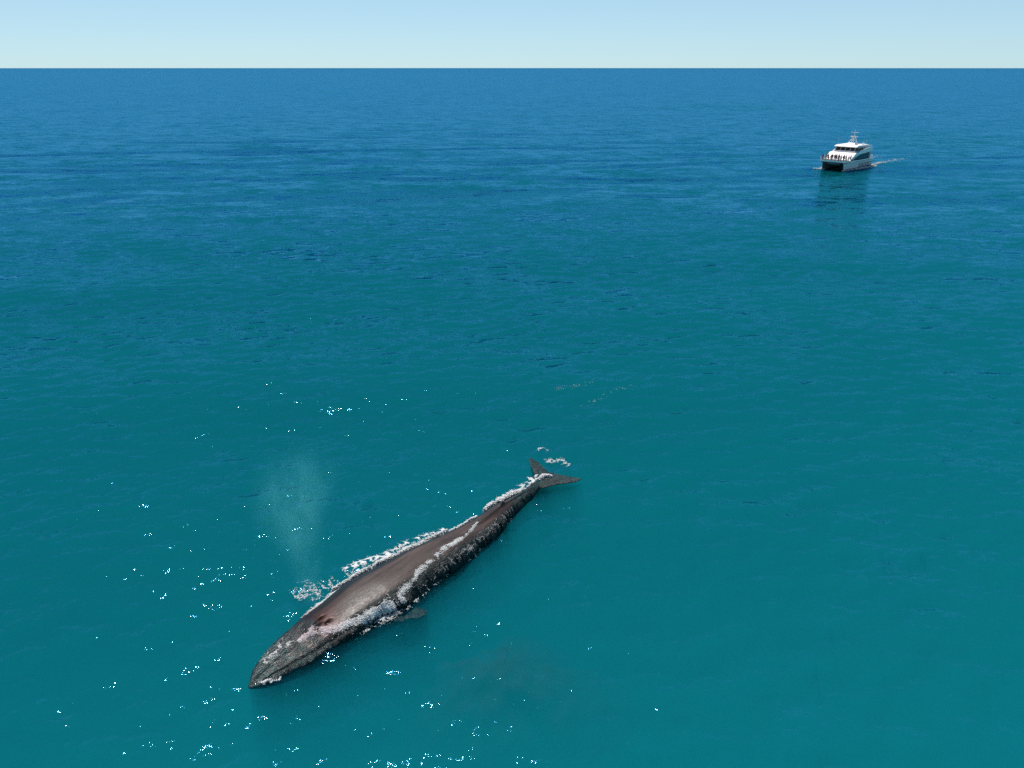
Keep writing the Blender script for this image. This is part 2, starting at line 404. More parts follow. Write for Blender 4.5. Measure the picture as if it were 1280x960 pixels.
def whale_material():
    t = NT('whale skin'); co = t.n('TexCoord').outputs['Object']
    al = t.n('Attribute', _attribute_name='along').outputs['Fac']
    ac = t.n('Attribute', _attribute_name='across').outputs['Fac']
    rot = math.atan2(E1.y, E1.x)
    body = t.mapping(co, (1, 1, 1), (0, 0, -rot))
    streak = t.noise(t.mapping(body, (0.22, 1.2, 1.0)), 2.3, 5, 0.6, 0.3)
    mott = t.noise(body, 9.0, 5, 0.7)
    blot = t.noise(t.mapping(body, (0.45, 1, 1)), 0.9, 3, 0.5, 0.5)
    back = t.ramp(t.math('MULTIPLY_ADD', mott, 0.35, t.math('MULTIPLY', streak, 0.65)), [(0.36, (0.018, 0.011, 0.009)), (0.50, (0.040, 0.025, 0.020)), (0.64, (0.078, 0.050, 0.041))])
    back = t.mixc(t.mapr(blot, 0.52, 0.68, 0, 0.55), back, (0.036, 0.025, 0.023))
    # slate skin on the far side of the back, head and tail; it also paints the near flank's shade
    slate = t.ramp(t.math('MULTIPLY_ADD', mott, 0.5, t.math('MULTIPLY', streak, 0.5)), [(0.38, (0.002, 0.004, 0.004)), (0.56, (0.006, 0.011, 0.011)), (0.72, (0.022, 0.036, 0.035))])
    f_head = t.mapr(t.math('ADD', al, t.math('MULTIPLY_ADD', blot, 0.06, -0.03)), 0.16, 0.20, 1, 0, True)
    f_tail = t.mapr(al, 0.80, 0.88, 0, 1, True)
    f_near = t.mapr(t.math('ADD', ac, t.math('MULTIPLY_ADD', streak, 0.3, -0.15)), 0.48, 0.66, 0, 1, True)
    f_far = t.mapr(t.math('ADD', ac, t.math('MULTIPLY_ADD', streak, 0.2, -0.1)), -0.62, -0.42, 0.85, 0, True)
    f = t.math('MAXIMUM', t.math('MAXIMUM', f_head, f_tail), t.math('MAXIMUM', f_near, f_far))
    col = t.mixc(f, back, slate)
    # a skin of green water slides over the head and the flukes
    film = t.noise(t.mapping(body, (0.6, 1, 1)), 5.0, 6, 0.72, 1.4)
    wet = t.math('MULTIPLY', t.math('MAXIMUM', f_head, f_tail), t.mapr(film, 0.50, 0.62, 0, 0.85))
    col = t.mixc(wet, col, (0.016, 0.080, 0.076))
    lace = t.math('ABSOLUTE', t.math('SUBTRACT', t.noise(t.mapping(body, (0.7, 1, 1)), 7.5, 5, 0.75, 2.0), 0.5))
    lc = t.math('MULTIPLY', t.mapr(lace, 0.0, 0.016, 0.45, 0), t.math('MAXIMUM', f_head, t.math('MULTIPLY', f_near, 0.6)))
    col = t.mixc(lc, col, (0.20, 0.27, 0.25))
    # pale scars and specks
    v = t.n('TexVoronoi', Vector=body, Scale=3.0, Randomness=1.0).outputs['Distance']
    col = t.mixc(t.mapr(v, 0.035, 0.06, 0.45, 0), col, (0.24, 0.20, 0.17))
    b1 = t.noise(t.mapping(body, (0.35, 1, 1)), 6.0, 5, 0.65, 0.5)
    bst = t.math('MULTIPLY_ADD', t.math('MAXIMUM', t.math('MULTIPLY', f_head, 0.6), t.math('MAXIMUM', f_near, f_tail)), 0.70, 0.10)
    bmp = t.n('Bump', Strength=bst, Distance=0.16, Height=b1)
    p = t.n('BsdfPrincipled', Base__Color=col, Roughness=t.math('SUBTRACT', t.mapr(t.math('ADD', mott, t.math('MULTIPLY', blot, 0.6)), 0.60, 1.0, 0.50, 0.33), t.math('MULTIPLY', f_head, 0.14)), Normal=bmp.outputs[0])
    t.t.links.new(t.math('MULTIPLY_ADD', f_head, -0.02, 0.21), p.inputs['Specular IOR Level'])
    return t.surf(p.outputs[0])
whale = link('whale', wmesh, whale_material())
tag(whale, 'long brown and slate whale swimming at the surface with its flukes trailing', 'whale')

# ---------------------------------------------------------------- foam
from mathutils.bvhtree import BVHTree
wbvh = BVHTree.FromPolygons([v.co for v in wmesh.vertices], [p.vertices for p in wmesh.polygons])
def surf_z(x, y):
    h = sea_height(x, y)
    hit = wbvh.ray_cast(Vector((x, y, 6)), Vector((0, 0, -1)))
    if hit[0] is not None and hit[0].z > h: return hit[0].z
    return h

def foam_material(name, col):
    t = NT(name)
    p = t.n('BsdfPrincipled', Base__Color=(*col, 1), Roughness=0.55)
    p.inputs['Subsurface Weight'].default_value = 0.0
    tl = t.n('BsdfTranslucent', Color=(*col, 1))
    m = t.n('MixShader', i0=0.38, i1=p.outputs[0], i2=tl.outputs[0])
    return t.surf(m.outputs[0])
FOAM = foam_material('foam', (0.90, 0.90, 0.87))

_ico = bmesh.new(); bmesh.ops.create_icosphere(_ico, subdivisions=1, radius=1)
ICO_V = np.array([v.co[:] for v in _ico.verts]); ICO_F = np.array([[v.index for v in f.verts] for f in _ico.faces]); _ico.free()
def blobs(name, pts, sizes, flat, mat, **tags):
    pts = np.asarray(pts); n = len(pts)
    sc = sizes[:, None, None] * np.stack([rng.uniform(.6, 1.6, n), rng.uniform(.6, 1.6, n), flat * rng.uniform(.7, 1.3, n)], -1)[:, None, :]
    jit = 1 + rng.uniform(-.25, .25, (n, len(ICO_V), 1))
    loc = ICO_V[None] * jit * sc
    an = rng.uniform(0, 6.28, n); c, s = np.cos(an)[:, None], np.sin(an)[:, None]
    x = loc[..., 0] * c - loc[..., 1] * s; y = loc[..., 0] * s + loc[..., 1] * c
    P = np.stack([x, y, loc[..., 2]], -1) + pts[:, None, :]
    Fx = ICO_F[None] + (np.arange(n) * len(ICO_V))[:, None, None]
    o = link(name, np_mesh(name, P.reshape(-1, 3), Fx.reshape(-1, 3), smooth=True), mat)
    return tag(o, **tags)

def ridged(x, y, sc, seed=0.0):
    return abs(mn.fractal(Vector((x * sc, y * sc, seed)), 1.0, 2.0, 4))
def strip(line, n, lace=0.0, zlift=0.0, up=0.0, size=(.012, .045), core=0.55, z0=0.0, lsc=1.6, plane=None):
    """foam scattered along a picture-space line of (x, y, half width px), dense in the core, lacy outside"""
    P = [(at(x, y, z0), w * 0.042) for x, y, w in line]
    seg = np.array([(P[i + 1][0] - P[i][0]).length * (P[i][1] + P[i + 1][1]) for i in range(len(P) - 1)]); seg = np.cumsum(seg / seg.sum())
    out, sz = [], []
    tries = 0
    while len(out) < n and tries < n * 30:
        tries += 1
        r_ = random.random(); i = int(np.searchsorted(seg, r_)); k = random.random()
        a, wa = P[i]; b, wb = P[i + 1]
        c = a.lerp(b, k); w = wa * (1 - k) + wb * k
        d = (b - a).normalized(); pr = Vector((d.y, -d.x, 0))
        q_ = random.gauss(0, 0.5)
        if abs(q_) > 1.3: continue
        if random.random() > 0.25 + 1.5 * abs(mn.noise(Vector((c.x * 0.8, c.y * 0.8, 8.8)))) + 0.6 * mn.noise(Vector((c.x * 2.1, c.y * 2.1, 2.8))): continue
        wob = mn.noise(Vector((c.x * 0.9, c.y * 0.9, 3.1))) * 0.6
        x, y = (c + pr * w * (q_ + wob)).xy
        rn = ridged(x, y, lsc)
        lim = (0.55 if abs(q_) < core else 0.16) * (1 - lace) + lace * 0.085
        if random.random() > math.exp(-(rn / lim) ** 2 * 1.2): continue
        if lace < 0.5 and random.random() > math.exp(-(q_ / 0.75) ** 2): continue
        z = surf_z(x, y) + zlift + (random.random() ** 3) * up
        out.append((x, y, z)); sz.append(random.uniform(*size) * (1.25 - 0.5 * min(1, abs(q_))))
    return out, sz

fp, fs = [], []
def add(*a, **k):
    p, s_ = strip(*a, **k); fp.extend(p); fs.extend(s_)
# far side of the body: white water piled along the back
add([(380, 772, 4), (398, 757, 4.5), (422, 735, 5), (446, 720, 4.5), (470, 708, 4)], 9000, lace=0.5, up=0.05, size=(.008, .026))
add([(415, 737, 3), (440, 722, 4), (470, 707, 4), (500, 692, 5), (522, 681, 6), (545, 670, 6), (560, 664, 3.5)], 9500, up=0.22, size=(.012, .040))
add([(430, 715, 9), (462, 699, 9), (495, 684, 8), (530, 668, 6), (556, 660, 4)], 13000, lace=0.88, size=(.006, .017), lsc=2.0)
add([(548, 670, 3), (570, 660, 3), (596, 645, 3)], 900, lace=0.3, up=0.1)
# tail stock
add([(606, 640, 3), (620, 629, 6), (638, 621, 8), (654, 615, 6)], 9000, up=0.35, size=(.02, .06))
add([(650, 612, 10), (668, 596, 9)], 1500, lace=0.75, size=(.012, .035))
add([(652, 618, 4), (666, 607, 5), (680, 599, 5), (690, 600, 3)], 1600, lace=0.4, up=0.15)
# near side: the band of water spilling down the back
add([(372, 800, 4), (387, 792, 9), (412, 785, 10), (432, 781, 9), (452, 773, 9), (473, 763, 10), (493, 755, 10), (506, 747, 6)], 8500, z0=0.4, lace=0.2, up=0.03, size=(.009, .027), lsc=1.9, core=0.5)
add([(498, 749, 6), (506, 738, 6), (520, 726, 6), (537, 709, 7), (549, 697, 7), (565, 686, 6), (582, 673, 4), (598, 659, 2.5)], 3600, z0=0.4, lace=0.35, up=0.03, size=(.008, .024), lsc=1.9)
add([(440, 792, 4), (478, 776, 5), (510, 755, 6), (545, 722, 7), (585, 692, 6), (618, 664, 6), (640, 640, 5)], 1700, lace=0.9, z0=0.1, size=(.006, .016), lsc=2.2)
# the rostrum breaking the surface
add([(322, 852, 3), (340, 850, 4), (352, 846, 4)], 330, lace=0.75, size=(.007, .022))  # white specks at the nose stand in for glints
add([(330, 830, 10), (360, 803, 11)], 1100, lace=0.95, size=(.006, .014), lsc=2.4)
blobs('foam', fp, np.array(fs), 0.45, FOAM, label='white foam and churned water running along both sides of the whale', cat='foam', kind='stuff')

fp, fs = [], []
add([(366, 742, 16), (392, 728, 16)], 600, lace=0.92, size=(.007, .022), lsc=2.4)
add([(385, 745, 18), (420, 722, 12)], 600, lace=0.92, size=(.007, .020), lsc=2.4)
blobs('foam', fp, np.array(fs), 0.4, FOAM, label='loose flecks of foam on the water beyond the blowholes', cat='foam', kind='stuff')
fp, fs = [], []
add([(682, 575, 7), (697, 572, 10), (712, 578, 6)], 700, lace=0.92, size=(.010, .026), lsc=2.2)
add([(672, 558, 8), (686, 560, 8)], 60, lace=0.9, size=(.015, .035))
blobs('foam', fp, np.array(fs), 0.4, FOAM, label='splash droplets and foam just beyond the tail flukes', cat='foam', kind='stuff')
fp, fs = [], []
add([(690, 490, 14), (745, 478, 12)], 90, lace=0.95, size=(.008, .020))
add([(724, 508, 12), (790, 482, 14)], 70, lace=0.95, size=(.008, .020))
blobs('foam', fp, np.array(fs), 0.4, FOAM, label='thin wisps of foam drifting on the open water', cat='foam', kind='stuff')


# ---------------------------------------------------------------- the whale's breath
def mist():
    base = at(390, 752, 0.3)
    pr = []                                           # picture pixel, radius in metres: the column drifts up and away to the left
    P = [(388, 752, 0.45), (385, 725, 0.65), (380, 700, 0.9), (372, 670, 1.3), (366, 645, 1.7), (366, 615, 2.0), (372, 585, 2.0), (378, 560, 1.4), (380, 545, 0.6)]
    Y0 = base.y
    bm = bmesh.new(); rings = []; cens = []
    for x, y, r in P:
        u = (x - 640) / 960; v = (y - 480) / 960
        d = Vector((u, math.cos(PITCH) - v * math.sin(PITCH), -math.sin(PITCH) - v * math.cos(PITCH)))
        yy = Y0 + (752 - y) * 0.004; t_ = yy / d.y; c = Vector((d.x * t_, yy, H + d.z * t_)); c.z = max(c.z, 0.15)
        cens.append((c, r)); r = r * 1.7
        ring = []
        for k in range(20):
            a_ = 2 * math.pi * k / 20
            rr = r * (1 + 0.35 * mn.noise(Vector((math.cos(a_) * 1.3, math.sin(a_) * 1.3, y * 0.03))))
            ring.append(bm.verts.new((c.x + rr * 1.15 * math.cos(a_), c.y + rr * math.sin(a_), c.z)))
        rings.append(ring)
    for a_, b_ in zip(rings, rings[1:]):
        for k in range(20): bm.faces.new((a_[k], a_[(k + 1) % 20], b_[(k + 1) % 20], b_[k]))
    bm.faces.new(rings[0][::-1]); bm.faces.new(rings[-1])
    bmesh.ops.recalc_face_normals(bm, faces=bm.faces)
    me_ = bpy.data.meshes.new('mist'); bm.to_mesh(me_); bm.free()
    t = NT('breath mist'); co = t.n('TexCoord').outputs['Object']
    n = t.noise(t.mapping(co, (1.0, 1.0, 0.6)), 1.0, 4, 0.65, 0.8)
    sep = t.n('SeparateXYZ', Vector=co); zz = sep.outputs[2]
    Z_ = [c_[0].z for c_ in cens]; sp = max(Z_)
    def curve(vals):                                  # piecewise-linear in height
        nd = t.n('FloatCurve', Value=t.math('DIVIDE', zz, sp)); cu = nd.mapping.curves[0]
        lo_, hi_ = min(vals), max(vals)
        pts = [(z_ / sp, (v_ - lo_) / max(hi_ - lo_, 1e-6)) for z_, v_ in zip(Z_, vals)]
        cu.points[0].location = pts[0]; cu.points[1].location = pts[-1]
        for p_ in pts[1:-1]: cu.points.new(*p_)
        nd.mapping.update()
        return t.math('MULTIPLY_ADD', nd.outputs[0], hi_ - lo_, lo_)
    dx = t.math('SUBTRACT', sep.outputs[0], curve([c_[0].x for c_ in cens])); dy = t.math('SUBTRACT', sep.outputs[1], curve([c_[0].y for c_ in cens]))
    rr_ = t.math('DIVIDE', t.math('SQRT', t.math('ADD', t.math('MULTIPLY', dx, dx), t.math('MULTIPLY', dy, dy))), curve([c_[1] for c_ in cens]))
    fall = t.mapr(rr_, 0.1, 1.25, 1.0, 0.0, True)
    dn = t.math('MULTIPLY', t.mapr(n, 0.30, 0.72, 0.0, 0.22, True), fall)
    dn = t.math('MULTIPLY', dn, t.mapr(zz, sp * 0.55, sp * 0.98, 1.0, 0.0, True))
    vs = t.n('VolumeScatter', Color=(0.16, 0.98, 1.0, 1), Density=dn, Anisotropy=-0.2)
    t.t.links.new(vs.outputs[0], t.out.inputs['Volume'])
    o = link('mist', me_, t.m)
    tag(o, 'faint plume of breath mist drifting up beyond the whale blowholes', 'mist', kind='stuff')
mist()

# ---------------------------------------------------------------- dark mound added under the surface to darken the water
def dark_mound():
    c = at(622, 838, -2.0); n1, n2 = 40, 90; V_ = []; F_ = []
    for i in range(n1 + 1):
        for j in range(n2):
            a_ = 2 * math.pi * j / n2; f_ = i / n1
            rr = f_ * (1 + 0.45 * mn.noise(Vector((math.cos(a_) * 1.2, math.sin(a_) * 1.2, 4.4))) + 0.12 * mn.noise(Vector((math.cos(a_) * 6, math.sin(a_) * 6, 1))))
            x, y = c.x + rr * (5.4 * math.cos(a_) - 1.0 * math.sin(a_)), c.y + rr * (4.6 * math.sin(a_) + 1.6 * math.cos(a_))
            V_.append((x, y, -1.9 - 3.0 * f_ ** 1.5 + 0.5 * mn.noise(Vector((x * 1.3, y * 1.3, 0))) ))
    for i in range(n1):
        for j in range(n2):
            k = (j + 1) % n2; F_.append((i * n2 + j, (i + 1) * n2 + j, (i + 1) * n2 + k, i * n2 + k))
    o = link('dark_patch', np_mesh('dark_patch', V_, F_), paint('dark_mound', (0.004, 0.014, 0.016), 0.9, nscale=2, var=.4))
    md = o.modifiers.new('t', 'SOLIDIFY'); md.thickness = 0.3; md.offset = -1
    tag(o, 'dark patch below the surface between the whale and the lower edge', 'dark_patch', kind='stuff')
dark_mound()

# ---------------------------------------------------------------- the boat
M = {
 'white': paint('boat white paint', (0.84, 0.78, 0.74), 0.35, var=0.04, nscale=0.8),
 'hull': paint('hull grey white paint', (0.70, 0.58, 0.55), 0.30, var=0.08, nscale=0.7),
 'dark': paint('hull dark and shade', (0.10, 0.12, 0.13), 0.35),  # dark bottoms, and the painted shade under the bow and between hulls
 'stripe': paint('hull stripe', (0.02, 0.03, 0.045), 0.4),
 'glass': paint('dark window glass', (0.010, 0.012, 0.014), 0.08, var=0.3),
 'deck': paint('deck beige', (0.52, 0.45, 0.36), 0.7, var=0.10, nscale=4),
 'metal': paint('rail metal', (0.72, 0.72, 0.70), 0.3, 0.3),
 'grey': paint('grey fitting', (0.20, 0.21, 0.22), 0.5),
 'orange': paint('orange ring', (0.75, 0.16, 0.03), 0.5),
 'red': paint('red fitting', (0.45, 0.03, 0.03), 0.5),
}
class MB:
    def __init__(s): s.bm = bmesh.new()
    def box(s, x0, x1, y0, y1, z0, z1, tx=0.0, ty=0.0, fx=0.0):
        """box; the top is drawn in by tx at the stern end, fx at the bow end and ty at the sides"""
        v = [s.bm.verts.new(p) for p in ((x0, y0, z0), (x1, y0, z0), (x1, y1, z0), (x0, y1, z0), (x0 + tx, y0 + ty, z1), (x1 - fx, y0 + ty, z1), (x1 - fx, y1 - ty, z1), (x0 + tx, y1 - ty, z1))]
        for f in ((3, 2, 1, 0), (4, 5, 6, 7), (0, 1, 5, 4), (1, 2, 6, 5), (2, 3, 7, 6), (3, 0, 4, 7)): s.bm.faces.new([v[i] for i in f])
        return s
    def prism(s, prof, y0, y1):      # a side profile of (x, z) points swept across the boat
        a = [s.bm.verts.new((x, y0, z)) for x, z in prof]; b = [s.bm.verts.new((x, y1, z)) for x, z in prof]
        n = len(prof)
        s.bm.faces.new(a); s.bm.faces.new(b[::-1])
        for i in range(n): s.bm.faces.new((a[i], b[i], b[(i + 1) % n], a[(i + 1) % n]))
        return s
    def bar(s, p, q, r, n=8, r2=None):
        p = Vector(p); q = Vector(q); d = q - p; r2 = r if r2 is None else r2
        m_ = d.to_track_quat('Z', 'Y').to_matrix()
        A = []; B = []
        for k in range(n):
            a_ = 2 * math.pi * k / n; o_ = m_ @ Vector((math.cos(a_), math.sin(a_), 0))
            A.append(s.bm.verts.new(p + o_ * r)); B.append(s.bm.verts.new(q + o_ * r2))
        s.bm.faces.new(A[::-1]); s.bm.faces.new(B)
        for k in range(n): s.bm.faces.new((A[k], A[(k + 1) % n], B[(k + 1) % n], B[k]))
        return s
    def loft(s, secs):
        R_ = [[s.bm.verts.new(p) for p in sec] for sec in secs]; n = len(R_[0])
        for a, b in zip(R_, R_[1:]):
            for k in range(n): s.bm.faces.new((a[k], a[(k + 1) % n], b[(k + 1) % n], b[k]))
        s.bm.faces.new(R_[0][::-1]); s.bm.faces.new(R_[-1]); return s
    def torus(s, c, R0, r, ax='x', n=20, k=8):
        rings = []
        for i in range(n):
            a = 2 * math.pi * i / n; rg = []
            for j in range(k):
                b = 2 * math.pi * j / k; rr = R0 + r * math.cos(b)
                p = (r * math.sin(b), rr * math.cos(a), rr * math.sin(a)) if ax == 'x' else (rr * math.cos(a), r * math.sin(b), rr * math.sin(a))
                rg.append(s.bm.verts.new(Vector(c) + Vector(p)))
            rings.append(rg)
        for i in range(n):
            a, b = rings[i], rings[(i + 1) % n]
            for j in range(k): s.bm.faces.new((a[j], a[(j + 1) % k], b[(j + 1) % k], b[j]))
        return s
    def build(s, name, mat, parent=None, bevel=0.0, smooth=False):
        bmesh.ops.recalc_face_normals(s.bm, faces=s.bm.faces)
        if bevel: bmesh.ops.bevel(s.bm, geom=s.bm.edges[:], offset=bevel, segments=2, affect='EDGES', clamp_overlap=True)
        me_ = bpy.data.meshes.new(name); s.bm.to_mesh(me_); s.bm.free()
        if smooth: me_.polygons.foreach_set('use_smooth', [True] * len(me_.polygons))
        return link(name, me_, M[mat] if isinstance(mat, str) else mat, parent)

HEAD = Vector((-0.70, -0.714, 0)).normalized()
LOA = 17.6
bow_mid = (at(1028.5, 210.5) + at(1054.7, 213.2)) / 2
stern = bow_mid - HEAD * (LOA - 0.9); stern.z = 0
boat = bpy.data.objects.new('catamaran', None); C.objects.link(boat)
boat.location = stern; boat.scale = (1, 1, 0.87); boat.rotation_euler = (0, 0, math.atan2(HEAD.y, HEAD.x))
tag(boat, 'white catamaran sightseeing boat with people crowded on its bow, under way with a short wake', 'boat')

# two slender hulls; +x is the bow, +y the side nearer the camera
for sy in (1, -1):
    secs = []
    for x in np.linspace(0, LOA, 26):
        f = x / LOA
        hw = 0.98 * (1 - max(0, (f - 0.55) / 0.45) ** 2.2 * 0.93)
        yc = 2.55 + (0.98 - hw) * 0.35
        kz = -0.75 + max(0, (f - 0.86) / 0.14) ** 2 * 0.6
        dz = 1.95 + 0.35 * f ** 2
        rk = 0.55 * f ** 8
        secs.append([(x - rk * 0.9, sy * (yc - hw * .15), kz), (x - rk, sy * (yc + hw * .55), kz + 0.35), (x - rk * .8, sy * (yc + hw * .92), 0.25), (x, sy * (yc + hw), dz),
                     (x, sy * (yc - hw), dz), (x - rk * .8, sy * (yc - hw * .8), 0.25), (x - rk, sy * (yc - hw * .6), kz + 0.35)])
    h_ = MB().loft(secs).build('hull', 'hull', boat)
    h_.data.materials.append(M['dark'])
    for p_ in h_.data.polygons:                        # shade between the hulls painted dark on their inner sides; bottoms dark too
        if p_.normal.y * sy < -0.15 or p_.center.z < 0.12: p_.material_index = 1
    MB().loft([[(x, sy * (2.55 + 0.98 * 1.0 + 0.012), 1.16), (x, sy * (2.55 + 0.98 + 0.05), 1.16), (x, sy * (2.55 + 0.98 + 0.05), 1.30), (x, sy * (2.55 + 0.98 - 0.02), 1.30)] for x in (0.3, 9.5)]).build('rubbing_strake', 'stripe', h_)
    MB().loft([[(x, sy * (2.55 + 0.95), 0.42), (x, sy * (2.55 + 0.98 + 0.03), 0.42), (x, sy * (2.55 + 0.98 + 0.03), 0.55), (x, sy * (2.55 + 0.95), 0.55)] for x in (0.2, 9.3)]).build('boot_stripe', 'stripe', h_)
    for k in range(4):
        MB().box(2.2 + k * 1.9, 2.9 + k * 1.9, sy * 3.52 - .02, sy * 3.52 + .02, 0.72, 0.98).build('porthole', 'glass', h_)
# bridge between the hulls, its shaded front and bow overhang painted dark
MB().prism([(0.3, 0.95), (15.2, 0.95), (17.3, 1.70), (17.3, 2.02), (0.3, 1.90)], -1.62, 1.62).build('bridge_deck', 'dark', boat)
MB().box(14.0, 17.52, -3.35, 3.35, 2.02, 2.20).build('bow_shade_band', 'dark', boat)  # dark band added for the shadow under the foredeck edge
MB().prism([(0.0, 1.985), (17.75, 2.345), (17.75, 2.44), (0.0, 2.08)], -3.58, 3.58).build('main_deck', 'deck', boat)
# bulwark
bw = MB()
for sy in (1, -1):
    bw.loft([[(x, sy * 3.60, 2.0 + 0.02 * x), (x, sy * 3.66, 2.0 + 0.02 * x), (x, sy * 3.66, z), (x, sy * 3.60, z)] for x, z in ((0.0, 2.40), (9.0, 2.50), (17.8, 2.70))])
bw.box(17.76, 17.84, -3.60, 3.60, 2.30, 2.74)
bw.build('bulwark', 'white', boat)
# bow rail
rl = MB(); n_ = 12
for z in (3.05, 3.42): rl.bar((12.8, 3.58, z), (17.7, 3.58, z), .03); rl.bar((12.8, -3.58, z), (17.7, -3.58, z), .03); rl.bar((17.7, -3.58, z), (17.7, 3.58, z), .03)
for k in range(9): rl.bar((17.7, -3.58 + k * 7.16 / 8, 2.6), (17.7, -3.58 + k * 7.16 / 8, 3.42), .025)
for k in range(5):
    for sy in (1, -1): rl.bar((12.9 + k * 1.1, 3.58 * sy, 2.5), (12.9 + k * 1.1, 3.58 * sy, 3.42), .025)
rl.build('bow_rail', 'metal', boat)
# saloon: dark side glass under a white wedge-shaped upper work
MB().prism([(2.6, 2.08), (15.1, 2.38), (12.2, 4.10), (2.6, 4.25)], -3.15, 3.15).build('saloon', 'glass', boat)
sh = MB()
sh.prism([(15.2, 2.66), (15.3, 2.76), (12.1, 4.62), (1.2, 4.98), (1.2, 4.50), (9.5, 4.10), (12.6, 3.25)], -3.50, 3.50)
sh.build('upper_deck', 'white', boat)
MB().box(14.9, 15.2, -3.0, 3.0, 2.40, 2.70).build('front_step', 'white', boat)
for k in range(5):
    MB().box(3.3 + k * 1.75, 3.42 + k * 1.75, -3.17, 3.17, 2.2, 4.2).build('window_mullion', 'grey', boat)
# upper deck side coaming, higher towards the stern
for sy in (1, -1):
    MB().prism([(1.2, 4.7), (10.6, 4.66), (9.2, 5.25), (4.4, 5.65), (1.2, 5.70)], sy * 3.44, sy * 3.54).build('coaming', 'white', boat)
# wheelhouse
wh = MB().prism([(3.6, 4.85), (11.3, 4.62), (11.15, 5.10), (3.6, 5.25)], -2.8, 2.8).build('wheelhouse', 'white', boat)
MB().prism([(4.0, 5.20), (11.05, 5.08), (10.35, 6.12), (4.0, 6.12)], -2.72, 2.72).build('window', 'glass', wh)
for y in (-2.6, -1.3, 0.0, 1.3, 2.6): MB().bar((11.09, y, 5.07), (10.38, y * .98, 6.12), .055, 6).build('window_post', 'white', wh)
for x in (4.1, 5.6, 7.1, 8.6):
    MB().box(x - .1, x + .1, -2.74, 2.74, 5.18, 6.12).build('window_post', 'white', wh)
MB().prism([(3.0, 6.12), (10.95, 6.10), (11.1, 6.22), (9.9, 6.60), (3.0, 6.54)], -3.05, 3.05).build('roof', 'white', wh, bevel=0.06)
MB().prism([(0.6, 6.12), (3.0, 6.12), (3.0, 6.36), (0.6, 6.30)], -2.3, 2.3).build('aft_awning', 'white', boat)
for x, y in ((0.8, -2.2), (0.8, 2.2), (2.4, -2.2), (2.4, 2.2)): MB().bar((x, y, 4.9), (x, y, 6.15), .05).build('awning_post', 'metal', boat)
MB().box(1.5, 2.6, -3.28, 3.28, 2.1, 4.62).build('aft_bulkhead', 'grey', boat)
# mast on its raised base
ms = MB().box(5.2, 8.0, -1.15, 1.15, 6.50, 7.05, .3, .25, .5).build('mast_base', 'white', boat)
MB().box(6.7, 7.72, -.7, .7, 6.72, 6.90).build('grille', 'grey', ms)
m_ = MB()
for sy in (1, -1): m_.bar((6.9, sy * .95, 7.0), (6.2, sy * .25, 9.0), .09, 8, .07); m_.bar((5.6, sy * .8, 7.0), (6.0, sy * .22, 8.9), .07)
m_.bar((6.3, 0, 7.0), (5.9, 0, 11.0), .13, 10, .06); m_.bar((6.05, -1.0, 8.8), (6.05, 1.0, 8.8), .06); m_.bar((5.95, -1.0, 10.1), (5.95, 1.0, 10.1), .05); m_.bar((6.3, -.6, 7.9), (6.3, .6, 7.9), .05)
m_.box(6.0, 6.7, -.45, .45, 8.72, 8.80)
m_.build('mast', 'white', boat)
MB().bar((6.4, 0, 8.80), (6.4, 0, 8.98), .16, 14).build('radar', 'white', boat)
MB().box(6.3, 6.5, -.85, .85, 8.98, 9.10).build('radar', 'white', boat)
MB().bar((6.45, 0, 7.95), (6.45, 0, 8.4), .28, 14, .22).build('radar_dome', 'white', boat)
for y, x, z in ((-2.7, 9.6, 9.3), (2.7, 6.0, 8.9), (2.3, 3.4, 8.4), (-2.3, 3.6, 8.6)): MB().bar((x, y, 6.4), (x - .05, y, z), .028, 6, .012).build('antenna', 'white', boat)
for x, y in ((4.2, 1.9), (4.2, -1.9)): MB().bar((x - .45, y, 6.72), (x + .45, y, 6.72), .28, 14).build('life_raft_canister', 'white', boat, bevel=.05)
MB().torus((2.62, 2.6, 5.25), .30, .07, 'y').build('life_ring', 'orange', boat)
MB().torus((2.62, -2.6, 5.25), .30, .07, 'y').build('life_ring', 'orange', boat)
# stern: aft deck rail, ladder and flag staff
ar = MB()
for z in (2.9, 3.3):
    ar.bar((0.1, 3.5, z), (1.4, 3.5, z), .03); ar.bar((0.1, -3.5, z), (1.4, -3.5, z), .03); ar.bar((0.1, -3.5, z), (0.1, 3.5, z), .03)
for y in (-3.5, -1.75, 0, 1.75, 3.5): ar.bar((0.1, y, 2.1), (0.1, y, 3.3), .03)
ar.build('stern_rail', 'metal', boat)
ur = MB()
for z in (5.9, 6.2): ur.bar((1.2, 3.26, z), (3.4, 3.26, z), .025); ur.bar((1.2, -3.26, z), (3.4, -3.26, z), .025); ur.bar((1.2, -3.26, z), (1.2, 3.26, z), .025)
ur.build('upper_rail', 'metal', boat)
MB().bar((0.15, 0, 3.3), (-.35, 0, 5.0), .03).build('flag_staff', 'metal', boat)
for sy in (1, -1): MB().box(-.9, .1, sy * 2.55 - .7, sy * 2.55 + .7, .35, .48).build('swim_platform', 'grey', boat)
MB().bar((17.2, 0, 2.44), (17.2, 0, 2.72), .16, 12).build('bollard', 'grey', boat)

